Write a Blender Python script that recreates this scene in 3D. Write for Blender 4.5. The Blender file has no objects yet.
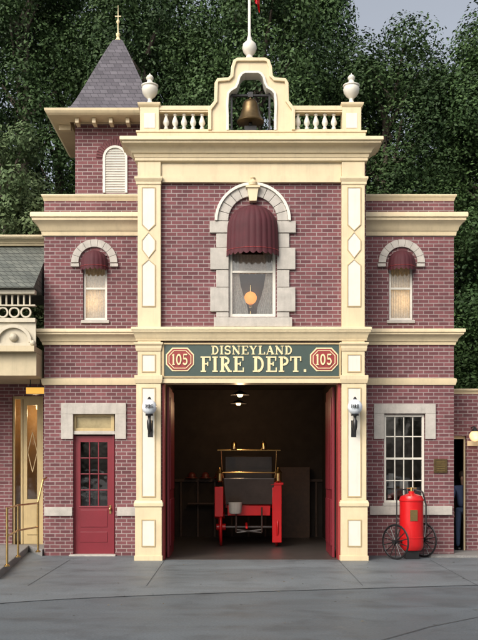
import bpy, math, random
import numpy as np
from mathutils import Vector, Matrix
random.seed(4)
sc=bpy.context.scene
# ---------------------------------------------------------------- survey of the facade
CX,EYE,D,FP=-0.26,1.74,18.0,900.0      # surveyor's station: offset, eye height, distance
def S(y): return FP/(D+y)
def X(u,y=0): return CX+(u-239)/S(y)
def Z(v,y=0): return EYE+(473-v)/S(y)
def G(u,v):
    d=FP*EYE/(v-473); return (CX+(u-239)*d/FP, d-D)
# ---------------------------------------------------------------- materials
def newmat(name):
    m=bpy.data.materials.new(name); m.use_nodes=True
    return m,m.node_tree,m.node_tree.nodes['Principled BSDF']
def paint(name,col,rough=.5,var=.12,scale=3.0,bump=.15,metal=0,bscale=60,streak=0.0):
    m,t,b=newmat(name); n=t.nodes; l=t.links
    tc=n.new('ShaderNodeTexCoord'); no=n.new('ShaderNodeTexNoise'); no.inputs['Scale'].default_value=scale; no.inputs['Detail'].default_value=8
    no.inputs['Roughness'].default_value=.65
    l.new(tc.outputs['Object'],no.inputs['Vector'])
    mr=n.new('ShaderNodeMapRange'); mr.inputs[1].default_value=.3; mr.inputs[2].default_value=.7; mr.inputs[3].default_value=1-var; mr.inputs[4].default_value=1+var*.5
    l.new(no.outputs['Fac'],mr.inputs[0]); fac=mr.outputs[0]
    if streak:
        mp=n.new('ShaderNodeMapping'); mp.inputs['Scale'].default_value=(9,9,.7); l.new(tc.outputs['Object'],mp.inputs[0])
        n3=n.new('ShaderNodeTexNoise'); n3.inputs['Scale'].default_value=1.0; n3.inputs['Detail'].default_value=6; n3.inputs['Roughness'].default_value=.7; l.new(mp.outputs[0],n3.inputs['Vector'])
        m3=n.new('ShaderNodeMapRange'); m3.inputs[1].default_value=.5; m3.inputs[2].default_value=.75; m3.inputs[3].default_value=1; m3.inputs[4].default_value=1-streak; l.new(n3.outputs['Fac'],m3.inputs[0])
        mu=n.new('ShaderNodeMath'); mu.operation='MULTIPLY'; l.new(fac,mu.inputs[0]); l.new(m3.outputs[0],mu.inputs[1]); fac=mu.outputs[0]
    mx=n.new('ShaderNodeVectorMath'); mx.operation='SCALE'; mx.inputs[0].default_value=col[:3]; l.new(fac,mx.inputs['Scale'])
    l.new(mx.outputs[0],b.inputs['Base Color'])
    b.inputs['Roughness'].default_value=rough; b.inputs['Metallic'].default_value=metal
    if bump:
        n2=n.new('ShaderNodeTexNoise'); n2.inputs['Scale'].default_value=bscale; n2.inputs['Detail'].default_value=4; l.new(tc.outputs['Object'],n2.inputs['Vector'])
        bp=n.new('ShaderNodeBump'); bp.inputs['Strength'].default_value=bump; bp.inputs['Distance'].default_value=.01
        l.new(n2.outputs['Fac'],bp.inputs['Height']); l.new(bp.outputs[0],b.inputs['Normal'])
    return m
def brickmat(name,c1,c2,mort,bw=.215,rh=.078,ms=.009,rough=.85,bump=.6):
    m,t,b=newmat(name); n=t.nodes; l=t.links
    tc=n.new('ShaderNodeTexCoord'); sp=n.new('ShaderNodeSeparateXYZ'); l.new(tc.outputs['Object'],sp.inputs[0])
    ad=n.new('ShaderNodeMath'); ad.operation='ADD'; l.new(sp.outputs[0],ad.inputs[0]); l.new(sp.outputs[1],ad.inputs[1])
    cb=n.new('ShaderNodeCombineXYZ'); l.new(ad.outputs[0],cb.inputs[0]); l.new(sp.outputs[2],cb.inputs[1])
    br=n.new('ShaderNodeTexBrick'); l.new(cb.outputs[0],br.inputs['Vector'])
    br.inputs['Color1'].default_value=(*c1,1); br.inputs['Color2'].default_value=(*c2,1); br.inputs['Mortar'].default_value=(*mort,1)
    br.inputs['Scale'].default_value=1; br.inputs['Brick Width'].default_value=bw; br.inputs['Row Height'].default_value=rh; br.inputs['Mortar Size'].default_value=ms; br.inputs['Mortar Smooth'].default_value=.25
    no=n.new('ShaderNodeTexNoise'); no.inputs['Scale'].default_value=1.3; no.inputs['Detail'].default_value=9; no.inputs['Roughness'].default_value=.72; l.new(tc.outputs['Object'],no.inputs['Vector'])
    mr=n.new('ShaderNodeMapRange'); mr.inputs[1].default_value=.3; mr.inputs[2].default_value=.7; mr.inputs[3].default_value=.72; mr.inputs[4].default_value=1.2; l.new(no.outputs['Fac'],mr.inputs[0])
    vm=n.new('ShaderNodeVectorMath'); vm.operation='SCALE'; l.new(br.outputs['Color'],vm.inputs[0]); l.new(mr.outputs[0],vm.inputs['Scale']); l.new(vm.outputs[0],b.inputs['Base Color'])
    b.inputs['Roughness'].default_value=rough
    inv=n.new('ShaderNodeMath'); inv.operation='SUBTRACT'; inv.inputs[0].default_value=1; l.new(br.outputs['Fac'],inv.inputs[1])
    bp=n.new('ShaderNodeBump'); bp.inputs['Strength'].default_value=bump; bp.inputs['Distance'].default_value=.008; l.new(inv.outputs[0],bp.inputs['Height']); l.new(bp.outputs[0],b.inputs['Normal'])
    return m
def emis(name,col,s):
    m,t,b=newmat(name); b.inputs['Emission Color'].default_value=(*col,1); b.inputs['Emission Strength'].default_value=s; b.inputs['Base Color'].default_value=(*[c*.5 for c in col],1); return m
def glassmat(name,tint=(.9,.93,.95),refl=.06):
    m,t,b=newmat(name); n=t.nodes; l=t.links
    tr=n.new('ShaderNodeBsdfTransparent'); tr.inputs[0].default_value=(*tint,1)
    gl=n.new('ShaderNodeBsdfGlossy'); gl.inputs['Roughness'].default_value=.03
    fr=n.new('ShaderNodeFresnel'); fr.inputs[0].default_value=1.5
    tc=n.new('ShaderNodeTexCoord'); no=n.new('ShaderNodeTexNoise'); no.inputs['Scale'].default_value=2.5; l.new(tc.outputs['Object'],no.inputs['Vector'])
    bp=n.new('ShaderNodeBump'); bp.inputs['Strength'].default_value=.25; bp.inputs['Distance'].default_value=.02; l.new(no.outputs['Fac'],bp.inputs['Height']); l.new(bp.outputs[0],gl.inputs['Normal'])
    ad=n.new('ShaderNodeMath'); ad.operation='ADD'; ad.inputs[1].default_value=refl; l.new(fr.outputs[0],ad.inputs[0])
    mx=n.new('ShaderNodeMixShader'); l.new(ad.outputs[0],mx.inputs[0]); l.new(tr.outputs[0],mx.inputs[1]); l.new(gl.outputs[0],mx.inputs[2])
    l.new(mx.outputs[0],n['Material Output'].inputs[0]); return m
def translucent(m,fac):
    t=m.node_tree; n=t.nodes; l=t.links; b=n['Principled BSDF']; src=b.inputs['Base Color'].links[0].from_socket
    tr=n.new('ShaderNodeBsdfTranslucent'); l.new(src,tr.inputs[0]); mx=n.new('ShaderNodeMixShader'); mx.inputs[0].default_value=fac
    l.new(b.outputs[0],mx.inputs[1]); l.new(tr.outputs[0],mx.inputs[2]); l.new(mx.outputs[0],n['Material Output'].inputs[0]); return m
BRICK=brickmat('brick',(.108,.037,.043),(.185,.066,.072),(.30,.245,.235))
BRICKD=paint('arch_brick',(.15,.052,.056),.85,.3,9,.4)
CREAM=paint('cream_paint',(.66,.545,.35),.45,.12,2.2,.08,streak=.14)
TAN=paint('tan_paint',(.46,.35,.19),.5,.1)
WHITE=paint('white_paint',(.68,.65,.57),.45,.08,3,.05,streak=.10)
STONE=paint('limestone',(.46,.43,.385),.8,.2,5,.5,streak=.18)
RED=paint('oxblood_paint',(.18,.016,.026),.35,.12)
AWN=paint('awning_canvas',(.065,.008,.014),.75,.2,6,.2,bscale=200,streak=.2)
FIRE=paint('fire_red_enamel',(.52,.010,.012),.22,.06)
SLATE=brickmat('slate_shingle',(.066,.060,.074),(.115,.106,.124),(.03,.027,.035),bw=.16,rh=.1,ms=.006,rough=.7)
SHING=brickmat('scallop_shingle',(.085,.095,.085),(.14,.15,.13),(.03,.034,.03),bw=.13,rh=.11,ms=.008,rough=.8)
SIGN=paint('sign_green',(.045,.072,.062),.4,.1)
GOLD=paint('gold_leaf',(.74,.62,.36),.4,.1)
SREDM=paint('sign_red',(.26,.03,.03),.4,.1)
BLACK=paint('black_iron',(.012,.012,.013),.35,.2)
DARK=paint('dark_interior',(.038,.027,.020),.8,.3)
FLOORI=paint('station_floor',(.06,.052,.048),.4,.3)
BRONZE=paint('bell_bronze',(.18,.125,.06),.34,.35,8,.1,metal=.85)
BRASS=paint('polished_brass',(.62,.43,.18),.25,.15,8,.03,metal=1)
GLOBE=paint('opal_glass',(.70,.75,.80),.15,.03,3,0)
GLASS=glassmat('window_glass')
GLASSR=glassmat('front_window_glass',refl=.12)
LEATHER=paint('black_leather',(.05,.036,.03),.2,.3)
WOOD=paint('dark_wood',(.08,.04,.02),.5,.3,8)
YELL=paint('yellow_door_paint',(.46,.35,.17),.45,.14,streak=.14)
def groundmat(name,c,rough,scale=1.2,var=.22):
    m,t,b=newmat(name); n=t.nodes; l=t.links
    tc=n.new('ShaderNodeTexCoord')
    a=n.new('ShaderNodeTexNoise'); a.inputs['Scale'].default_value=.35*scale; a.inputs['Detail'].default_value=12; a.inputs['Roughness'].default_value=.66; a.inputs['Distortion'].default_value=.8
    c2=n.new('ShaderNodeTexNoise'); c2.inputs['Scale'].default_value=34; c2.inputs['Detail'].default_value=5; c2.inputs['Roughness'].default_value=.7
    mp=n.new('ShaderNodeMapping'); mp.inputs['Scale'].default_value=(.5,1.5,1)
    l.new(tc.outputs['Object'],mp.inputs[0]); l.new(mp.outputs[0],a.inputs['Vector']); l.new(tc.outputs['Object'],c2.inputs['Vector'])
    r=n.new('ShaderNodeMapRange'); r.inputs[1].default_value=.3; r.inputs[2].default_value=.7; r.inputs[3].default_value=1-var; r.inputs[4].default_value=1+var; l.new(a.outputs['Fac'],r.inputs[0])
    r2=n.new('ShaderNodeMapRange'); r2.inputs[1].default_value=.25; r2.inputs[2].default_value=.75; r2.inputs[3].default_value=.66; r2.inputs[4].default_value=1.34; l.new(c2.outputs['Fac'],r2.inputs[0])
    mu=n.new('ShaderNodeMath'); mu.operation='MULTIPLY'; l.new(r.outputs[0],mu.inputs[0]); l.new(r2.outputs[0],mu.inputs[1])
    vo=n.new('ShaderNodeTexNoise'); vo.inputs['Scale'].default_value=1.7; vo.inputs['Detail'].default_value=5; l.new(tc.outputs['Object'],vo.inputs['Vector'])
    r3=n.new('ShaderNodeMapRange'); r3.inputs[1].default_value=.52; r3.inputs[2].default_value=.66; r3.inputs[3].default_value=1; r3.inputs[4].default_value=.78; l.new(vo.outputs['Fac'],r3.inputs[0])
    m2=n.new('ShaderNodeMath'); m2.operation='MULTIPLY'; l.new(mu.outputs[0],m2.inputs[0]); l.new(r3.outputs[0],m2.inputs[1])
    vm=n.new('ShaderNodeVectorMath'); vm.operation='SCALE'; vm.inputs[0].default_value=c; l.new(m2.outputs[0],vm.inputs['Scale']); l.new(vm.outputs[0],b.inputs['Base Color'])
    rr=n.new('ShaderNodeMapRange'); rr.inputs[1].default_value=.3; rr.inputs[2].default_value=.7; rr.inputs[3].default_value=rough-.15; rr.inputs[4].default_value=rough+.1; l.new(a.outputs['Fac'],rr.inputs[0]); l.new(rr.outputs[0],b.inputs['Roughness'])
    b.inputs['Specular IOR Level'].default_value=.35
    bp=n.new('ShaderNodeBump'); bp.inputs['Strength'].default_value=.5; bp.inputs['Distance'].default_value=.008; l.new(c2.outputs['Fac'],bp.inputs['Height']); l.new(bp.outputs[0],b.inputs['Normal'])
    return m
ROADM=groundmat('street_surface',(.090,.107,.120),.55,var=.28)
APRM=groundmat('apron_concrete',(.128,.147,.160),.58,var=.26)
WALKM=groundmat('walk_concrete',(.22,.215,.205),.7)
JOINT=paint('joint_sealant',(.055,.062,.068),.8,.4,5,0)
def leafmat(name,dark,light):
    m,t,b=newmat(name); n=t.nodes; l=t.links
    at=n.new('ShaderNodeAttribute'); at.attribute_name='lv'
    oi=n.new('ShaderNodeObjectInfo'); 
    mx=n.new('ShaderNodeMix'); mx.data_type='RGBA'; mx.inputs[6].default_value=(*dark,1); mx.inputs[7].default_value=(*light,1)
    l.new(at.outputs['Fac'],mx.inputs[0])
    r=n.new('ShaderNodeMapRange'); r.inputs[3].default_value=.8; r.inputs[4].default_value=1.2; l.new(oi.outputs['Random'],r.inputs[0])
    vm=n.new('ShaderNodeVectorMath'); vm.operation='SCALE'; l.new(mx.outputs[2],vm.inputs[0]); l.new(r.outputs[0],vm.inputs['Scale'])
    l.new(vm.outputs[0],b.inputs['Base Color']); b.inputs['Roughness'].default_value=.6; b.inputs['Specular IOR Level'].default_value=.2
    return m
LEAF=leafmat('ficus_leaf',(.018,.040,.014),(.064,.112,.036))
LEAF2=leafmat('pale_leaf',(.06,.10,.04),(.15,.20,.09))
BARK=paint('bark',(.09,.07,.055),.9,.3,6,.6)
# ---------------------------------------------------------------- mesh builder
class M:
    def __init__(s): s.v=[]; s.f=[]
    def add(s,vs,fs):
        o=len(s.v); s.v+= [tuple(p) for p in vs]; s.f+=[tuple(i+o for i in f) for f in fs]; return s
    def box(s,x0,x1,y0,y1,z0,z1):
        x0,x1=sorted((x0,x1));y0,y1=sorted((y0,y1));z0,z1=sorted((z0,z1))
        v=[(x0,y0,z0),(x1,y0,z0),(x1,y1,z0),(x0,y1,z0),(x0,y0,z1),(x1,y0,z1),(x1,y1,z1),(x0,y1,z1)]
        return s.add(v,[(0,3,2,1),(4,5,6,7),(0,1,5,4),(1,2,6,5),(2,3,7,6),(3,0,4,7)])
    def fb(s,u0,u1,v0,v1,yf,yb):   # facade box from elevation units
        return s.box(X(u0,yf),X(u1,yf),yf,yb,Z(v1,yf),Z(v0,yf))
    def prism(s,poly,y0,y1):
        n=len(poly); v=[(x,y0,z) for x,z in poly]+[(x,y1,z) for x,z in poly]
        return s.add(v,[tuple(range(n)),tuple(range(2*n-1,n-1,-1))]+[((i+1)%n,i,i+n,(i+1)%n+n) for i in range(n)])
    def ring(s,outer,inner,y0,y1,closed=False):
        n=len(outer); v=[(x,y0,z) for x,z in outer]+[(x,y0,z) for x,z in inner]+[(x,y1,z) for x,z in outer]+[(x,y1,z) for x,z in inner]
        f=[]
        for i in range(n if closed else n-1):
            j=(i+1)%n
            f+=[(i,j,n+j,n+i),(2*n+j,2*n+i,3*n+i,3*n+j),(j,i,2*n+i,2*n+j),(n+i,n+j,3*n+j,3*n+i)]
        if not closed: f+=[(0,n,3*n,2*n),(n-1,3*n-1,4*n-1,2*n-1)]
        return s.add(v,f)
    def lathe(s,prof,c,n=20):
        v=[];f=[]
        for r,h in prof:
            for k in range(n):
                a=2*math.pi*(k+.5)/n
                v.append((r*math.cos(a)+c[0],r*math.sin(a)+c[1],h+c[2]))
        for i in range(len(prof)-1):
            for k in range(n):
                f.append((i*n+k,i*n+(k+1)%n,(i+1)*n+(k+1)%n,(i+1)*n+k))
        f.append(tuple(range(n-1,-1,-1))); f.append(tuple((len(prof)-1)*n+k for k in range(n)))
        return s.add(v,f)
    def cyl(s,a,b,r0,r1=None,n=10):
        r1=r0 if r1 is None else r1; a=Vector(a);b=Vector(b);d=(b-a).normalized()
        u=d.orthogonal().normalized(); w=d.cross(u); v=[]
        for p,r in((a,r0),(b,r1)):
            for k in range(n):
                t=2*math.pi*k/n; v.append(p+r*(math.cos(t)*u+math.sin(t)*w))
        return s.add(v,[(k,(k+1)%n,n+(k+1)%n,n+k) for k in range(n)]+[tuple(range(n-1,-1,-1)),tuple(range(n,2*n))])
    def tube(s,pts,r,n=8):
        for a,b in zip(pts[:-1],pts[1:]): s.cyl(a,b,r,r,n)
        return s
    def sph(s,c,r,n=16,sz=1):
        pr=[(max(1e-4,r*math.sin(math.pi*i/n)),-sz*r*math.cos(math.pi*i/n)) for i in range(n+1)]
        return s.lathe(pr,c,n+4)
    def wheel(s,c,R,axis,rim=.03,spokes=12,sp=.012,hub=.05):
        c=Vector(c); d=Vector(axis).normalized(); u=d.orthogonal().normalized(); w=d.cross(u); N=32; v=[];f=[];K=6
        for k in range(N):
            t=2*math.pi*k/N; e=math.cos(t)*u+math.sin(t)*w
            for j in range(K):
                q=2*math.pi*j/K; v.append(c+e*(R-rim+rim*math.cos(q))+d*rim*.8*math.sin(q))
        for k in range(N):
            for j in range(K): f.append((k*K+j,((k+1)%N)*K+j,((k+1)%N)*K+(j+1)%K,k*K+(j+1)%K))
        s.add(v,f)
        s.cyl(c-d*hub*1.4,c+d*hub*1.4,hub,hub,14)
        for k in range(spokes):
            t=2*math.pi*k/spokes; e=math.cos(t)*u+math.sin(t)*w; s.cyl(c+e*hub*.8,c+e*(R-rim),sp*1.3,sp,6)
        return s
    def mould(s,x0,x1,yf,yb,prof,L=1,R=1):
        v=[]
        for p,z in prof: v+=[(x0-p*L,yb,z),(x0-p*L,yf-p,z),(x1+p*R,yf-p,z),(x1+p*R,yb,z)]
        f=[]
        for i in range(len(prof)-1):
            for k in range(3): f.append((4*i+k,4*i+k+1,4*i+5+k,4*i+4+k))
            f.append((4*i+3,4*i,4*i+4,4*i+7))
        n=len(prof); f.append((3,2,1,0)); f.append((4*n-4,4*n-3,4*n-2,4*n-1))
        return s.add(v,f)
    def wall(s,x0,x1,z0,z1,y0,y1,holes):
        xs=sorted({x0,x1,*[h[0] for h in holes],*[h[1] for h in holes]}); zs=sorted({z0,z1,*[h[2] for h in holes],*[h[3] for h in holes]})
        xs=[x for x in xs if x0<=x<=x1]; zs=[z for z in zs if z0<=z<=z1]
        def solid(i,j):
            if i<0 or j<0 or i>=len(xs)-1 or j>=len(zs)-1: return False
            cx=(xs[i]+xs[i+1])/2; cz=(zs[j]+zs[j+1])/2
            return not any(h[0]<cx<h[1] and h[2]<cz<h[3] for h in holes)
        for i in range(len(xs)-1):
            for j in range(len(zs)-1):
                if not solid(i,j): continue
                a,b,c,d=xs[i],xs[i+1],zs[j],zs[j+1]
                s.add([(a,y0,c),(b,y0,c),(b,y0,d),(a,y0,d)],[(0,1,2,3)])
                s.add([(a,y1,c),(b,y1,c),(b,y1,d),(a,y1,d)],[(3,2,1,0)])
                if not solid(i-1,j): s.add([(a,y0,c),(a,y0,d),(a,y1,d),(a,y1,c)],[(0,1,2,3)])
                if not solid(i+1,j): s.add([(b,y0,c),(b,y0,d),(b,y1,d),(b,y1,c)],[(3,2,1,0)])
                if not solid(i,j-1): s.add([(a,y0,c),(b,y0,c),(b,y1,c),(a,y1,c)],[(3,2,1,0)])
                if not solid(i,j+1): s.add([(a,y0,d),(b,y0,d),(b,y1,d),(a,y1,d)],[(0,1,2,3)])
        return s
    def obj(s,name,mat,parent=None,bevel=0,smooth=False,fix=True):
        me=bpy.data.meshes.new(name); me.from_pydata(s.v,[],s.f); me.materials.append(mat)
        if fix:
            import bmesh
            b=bmesh.new(); b.from_mesh(me); bmesh.ops.recalc_face_normals(b,faces=b.faces); b.to_mesh(me); b.free()
        if smooth:
            me.shade_smooth(); me.set_sharp_from_angle(angle=math.radians(40))
        o=bpy.data.objects.new(name,me); sc.collection.objects.link(o)
        if parent: o.parent=parent
        if bevel:
            md=o.modifiers.new('bevel','BEVEL'); md.width=bevel; md.segments=2; md.limit_method='ANGLE'; md.angle_limit=math.radians(50)
        return o
def empty(name):
    e=bpy.data.objects.new(name,None); sc.collection.objects.link(e); return e
def plight(parent,loc,e,col=(1,.72,.42),r=.06,name='lamp_light'):
    d=bpy.data.lights.new(name,'POINT'); d.energy=e; d.color=col; d.shadow_soft_size=r
    o=bpy.data.objects.new(name,d); sc.collection.objects.link(o); o.location=loc; o.parent=parent; return o

B=empty('fire_station_building')
W=0.9      # wing facade plane
WD=7.0     # back of building
# ================================================================= walls
zb=-.05
bx0,bx1=X(138),X(366)
op0,op1,opt=X(163),X(339),Z(383)
wc0,wc1=X(229),X(276)
M().wall(bx0,bx1,zb,Z(150),0,.3,[(op0,op1,zb,opt),(wc0,wc1,Z(317),Z(226))]).obj('bay_wall',BRICK,B)
M().box(bx0,bx0+.25,.3,WD,zb,Z(150)).box(bx1-.25,bx1,.3,WD,zb,Z(150)).box(bx0+.25,bx1-.25,WD-.25,WD,zb,Z(150)).obj('bay_side_walls',BRICK,B)
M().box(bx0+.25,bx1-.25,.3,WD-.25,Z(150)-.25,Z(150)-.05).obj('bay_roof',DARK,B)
lw0,lw1=X(44,W),bx0-.002; rw0,rw1=bx1+.002,X(454,W)
def hole(u0,u1,v0,v1,y): return (X(u0,y),X(u1,y),Z(v1,y),Z(v0,y))
M().wall(lw0,lw1,zb,Z(196,W),W,W+.3,[(X(73,W),X(115,W),zb,Z(414,W)),hole(83,107,256,320,W)]).box(lw0,lw0+.25,W+.3,WD,zb,Z(196,W)).box(lw0+.25,lw1,WD-.3,WD,zb,Z(196,W)).obj('wing_wall_west',BRICK,B)
M().wall(rw0,rw1,zb,Z(196,W),W,W+.3,[hole(384,425,414,503,W),hole(389,413,256,320,W)]).box(rw1-.25,rw1,W+.3,WD,zb,Z(196,W)).box(rw0,rw1-.25,WD-.3,WD,zb,Z(196,W)).obj('wing_wall_east',BRICK,B)
M().box(lw0+.25,lw1,W+.3,WD-.3,Z(215,W),Z(213,W)).box(rw0,rw1-.25,W+.3,WD-.3,Z(215,W),Z(213,W)).obj('wing_roofs',DARK,B)
# ================================================================= wing trim
T=M()
def prof(zlo,zhi,p): h=zhi-zlo; return [(0,zlo),(p*.15,zlo),(p*.2,zlo+h*.18),(p*.3,zlo+h*.22),(p*.38,zlo+h*.38),(p*.62,zlo+h*.55),(p*.86,zlo+h*.64),(p*.86,zlo+h*.74),(p,zlo+h*.78),(p,zlo+h*.95),(p*.96,zhi)]
for (a,b,L,R) in ((lw0,lw1-.002,1,0),(rw0+.002,rw1,0,1)):
    T.mould(a-.001*L,b,W,W+.5,prof(Z(236,W),Z(215,W),.24),L,R)
    T.mould(a-.001*L,b,W,W+.45,prof(Z(201,W),Z(195,W)+.005,.05),L,R)
    T.mould(a-.001*L,b,W,W+.5,prof(Z(345,W),Z(330,W),.2),L,R)
    T.mould(a-.001*L,b,W,W+.5,[(0,Z(385,W)),(.03,Z(385,W)),(.05,Z(381,W)),(.05,Z(379,W)),(0,Z(378,W))],L,R)
T.obj('wing_cornices',CREAM,B,smooth=True)
T=M()
yb_=W-.04
T.fb(44,72,507,516,yb_,W+.01).fb(117,137,507,516,yb_,W+.01)
T.fb(370,452.5,506,515,yb_-.03,W+.01)
def lintel(a,b,c,d,v0,v1,v2):
    T.fb(a,b,v0,v1,yb_,W+.01); T.fb(a,c,v1,v2,yb_,W+.01); T.fb(d,b,v1,v2,yb_,W+.01)
lintel(61,126,73,115,403,414,439); lintel(374,436,384.5,425.5,404,413.5,439)
T.fb(73,115,431,434.5,W+.0,W+.2)
T.obj('stone_bands_and_lintels',STONE,B,bevel=.008)
def hood(cu,y,spring_v,ri,ro,n,yf,a0=0,a1=math.pi,gap=.006):
    m=M(); cx=X(cu,y); cz=Z(spring_v,y)
    for i in range(n):
        t0=a0+(a1-a0)*i/n+gap; t1=a0+(a1-a0)*(i+1)/n-gap
        ts=[t0+(t1-t0)*k/4 for k in range(5)]
        m.ring([(cx+ro*math.cos(t),cz+ro*math.sin(t)) for t in ts],[(cx+ri*math.cos(t),cz+ri*math.sin(t)) for t in ts],yf,y+.01)
    return m
for cu in (94.5,401.5):
    hood(cu,W,263,.33,.485,9,W-.05).obj('window_hood_arch',STONE,B,bevel=.006)
    M().fb(cu-23.5,cu-15.5,263.3,266.5,W-.07,W+.01).fb(cu+15.5,cu+23.5,263.3,266.5,W-.07,W+.01).obj('hood_impost',STONE,B,bevel=.006)
# ================================================================= windows
LACE=translucent(paint('lace_curtain',(.84,.81,.74),.9,.3,26,.3),.4)
def curtain(m,x0,x1,z0,z1,y,amp=.02,n=40,k=9,sw=0):
    v=[];f=[];R=8
    for j in range(R+1):
        t=j/R
        for i in range(n+1):
            s=i/n; xx=x0+(x1-x0)*s
            if sw: xx=x0+(x1-x0)*s*(1-.5*math.sin(math.pi*min(1,t*1.1))) if sw>0 else x1-(x1-x0)*(1-s)*(1-.5*math.sin(math.pi*min(1,t*1.1)))
            z=z1+(z0-z1)*t
            if j==R: z+=.03*abs(math.sin(s*math.pi*k*.5))
            v.append((xx,y+amp*math.sin(s*math.pi*2*k),z))
    for j in range(R):
        for i in range(n): a=j*(n+1)+i; f.append((a,a+1,a+n+2,a+n+1))
    m.add(v,f)
def window(u0,u1,v0,v1,yf,cols,rows,cur,name,fw=.05,rec=.05,gm=None):
    x0,x1,z0,z1=X(u0,yf),X(u1,yf),Z(v1,yf),Z(v0,yf); y=yf+rec
    m=M()
    m.box(x0,x0+fw,y,y+.08,z0,z1).box(x1-fw,x1,y,y+.08,z0,z1).box(x0+fw,x1-fw,y,y+.08,z0,z0+fw).box(x0+fw,x1-fw,y,y+.08,z1-fw,z1)
    zm=(z0+z1)/2; m.box(x0+fw,x1-fw,y+.01,y+.07,zm-.022,zm+.022)
    ix0,ix1=x0+fw,x1-fw
    for c in range(1,cols): xx=ix0+(ix1-ix0)*c/cols; m.box(xx-.011,xx+.011,y+.022,y+.055,z0+fw,zm-.022); m.box(xx-.011,xx+.011,y+.022,y+.055,zm+.022,z1-fw)
    for r in range(1,rows):
        zz=z0+(z1-z0)*r/rows
        if abs(zz-zm)<.05: continue
        for c in range(cols):
            xa=ix0+(ix1-ix0)*c/cols+(.011 if c else 0); xb=ix0+(ix1-ix0)*(c+1)/cols-(.011 if c<cols-1 else 0)
            m.box(xa,xb,y+.024,y+.053,zz-.011,zz+.011)
    m.obj(name+'_frame',WHITE,B,bevel=.004)
    M().add([(ix0,y+.04,z0+fw),(ix1,y+.04,z0+fw),(ix1,y+.04,z1-fw),(ix0,y+.04,z1-fw)],[(0,1,2,3)]).obj(name+'_glass',gm or GLASS,B,fix=False)
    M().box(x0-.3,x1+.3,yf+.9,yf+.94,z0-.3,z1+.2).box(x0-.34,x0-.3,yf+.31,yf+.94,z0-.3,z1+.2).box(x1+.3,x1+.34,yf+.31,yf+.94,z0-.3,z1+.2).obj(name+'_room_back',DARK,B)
    if cur:
        c=M(); cy=y+.10
        if cur==1:
            curtain(c,x0+.01,x1-.01,z0,z1,cy,.010)
        else:
            curtain(c,x0+.01,x1-.01,z1-(z1-z0)*.52,z1-(z1-z0)*.30,cy-.02,.006,60,14)
            w=x1-x0
            curtain(c,x0+.01,x0+w*.42,z0,z1-.1,cy+.02,.010,sw=1); curtain(c,x1-w*.42,x1-.01,z0,z1-.1,cy+.02,.010,sw=-1)
        c.obj(name+'_curtain',LACE,B,smooth=True)
window(229.3,275.7,226.3,316.7,0,1,2,2,'parlour_window',.06,rec=.02)
window(83.2,106.8,256.3,319.8,W,1,2,1,'wing_window',.045)
window(389.2,412.8,256.3,319.8,W,1,2,1,'wing_window',.045)
window(384.2,424.8,414.3,502.8,W,4,4,0,'ground_window',.05,gm=GLASSR)
for cu in (95,401):
    e=empty('room_lamp'); x=X(cu,W+.5); z=Z(305,W+.5)
    M().sph((x,W+.55,z),.05,10).obj('bulb',emis('room_bulb',(1,.62,.22),6),e,smooth=True)
    M().cyl((x,W+.55,z-.6),(x,W+.55,z-.05),.012).lathe([(.07,0),(.05,.03),(.012,.05)],(x,W+.55,z-.6),12).obj('stand',BRASS,e,smooth=True)
    plight(e,(x,W+.45,z),8,(1,.58,.20),.05)
e=empty('office_desk'); a=X(386,W+.6); b=X(424,W+.6); zt_=Z(494,W+.6)
M().box(a,b,W+.4,W+.8,zt_-.05,zt_).box(a+.03,a+.09,W+.45,W+.75,0,zt_-.05).box(b-.09,b-.03,W+.45,W+.75,0,zt_-.05).box(a+.1,a+.34,W+.5,W+.7,zt_,zt_+.12).obj('desk',WOOD,e,bevel=.006)
M().lathe([(.07,0),(.05,.02),(.015,.05),(.015,.25),(.12,.26),(.06,.38),(.05,.39)],(b-.22,W+.58,zt_),16).obj('desk_lamp',BRASS,e,smooth=True)
M().box(a+.05,a+.15,W+.55,W+.57,zt_+.13,zt_+.45).box(a+.3,a+.48,W+.6,W+.62,zt_,zt_+.3).obj('papers_and_frames',STONE,e)
T=M(); 
T.fb(81,109,320,323,W-.04,W+.1).fb(387,415,320,323,W-.04,W+.1).fb(383,426,503,506,W-.08,W+.08)
T.obj('window_sills',STONE,B,bevel=.006)
T=M(); c=252.8
for a,b,v0,v1 in ((43,24,222,233.5),(36.5,24,234,248),(42.5,24,248.5,270),(36.5,24,270.5,287.5),(42.5,24,288,312),(36.5,24,312.5,317.5)):
    yo=-.05 if a<40 else -.065
    T.box(X(c-a),X(c-b),yo,.01,Z(v1),Z(v0)); T.box(X(c+b),X(c+a),yo,.01,Z(v1),Z(v0))
T.box(X(214),X(292),-.1,.02,Z(327.5),Z(318))
T.obj('window_quoins_and_sill',STONE,B,bevel=.01)
hood(c,0,221.5,.49,.70,11,-.06).obj('centre_hood_arch',STONE,B,bevel=.008)
m=M(); cx=X(c); cz=Z(221.5)
ts=[math.pi*k/24 for k in range(25)]
m.ring([(cx+.76*math.cos(t),cz+.76*math.sin(t)) for t in ts],[(cx+.703*math.cos(t),cz+.703*math.sin(t)) for t in ts],-.1,.01)
m.obj('hood_label_mould',WHITE,B,bevel=.006)
m=M(); kz=Z(203)
m.prism([(cx-.07,kz),(cx+.07,kz),(cx+.11,Z(190)),(cx-.11,Z(190))],-.16,.0)
m.box(cx-.14,cx+.14,-.19,0,Z(190),Z(188)).lathe([(.03,0),(.08,.02),(.09,.07),(.05,.12),(.03,.14),(.05,.17),(.001,.21)],(cx,-.1,Z(188)),14)
m.obj('keystone_finial',CREAM,B,smooth=True)
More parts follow.
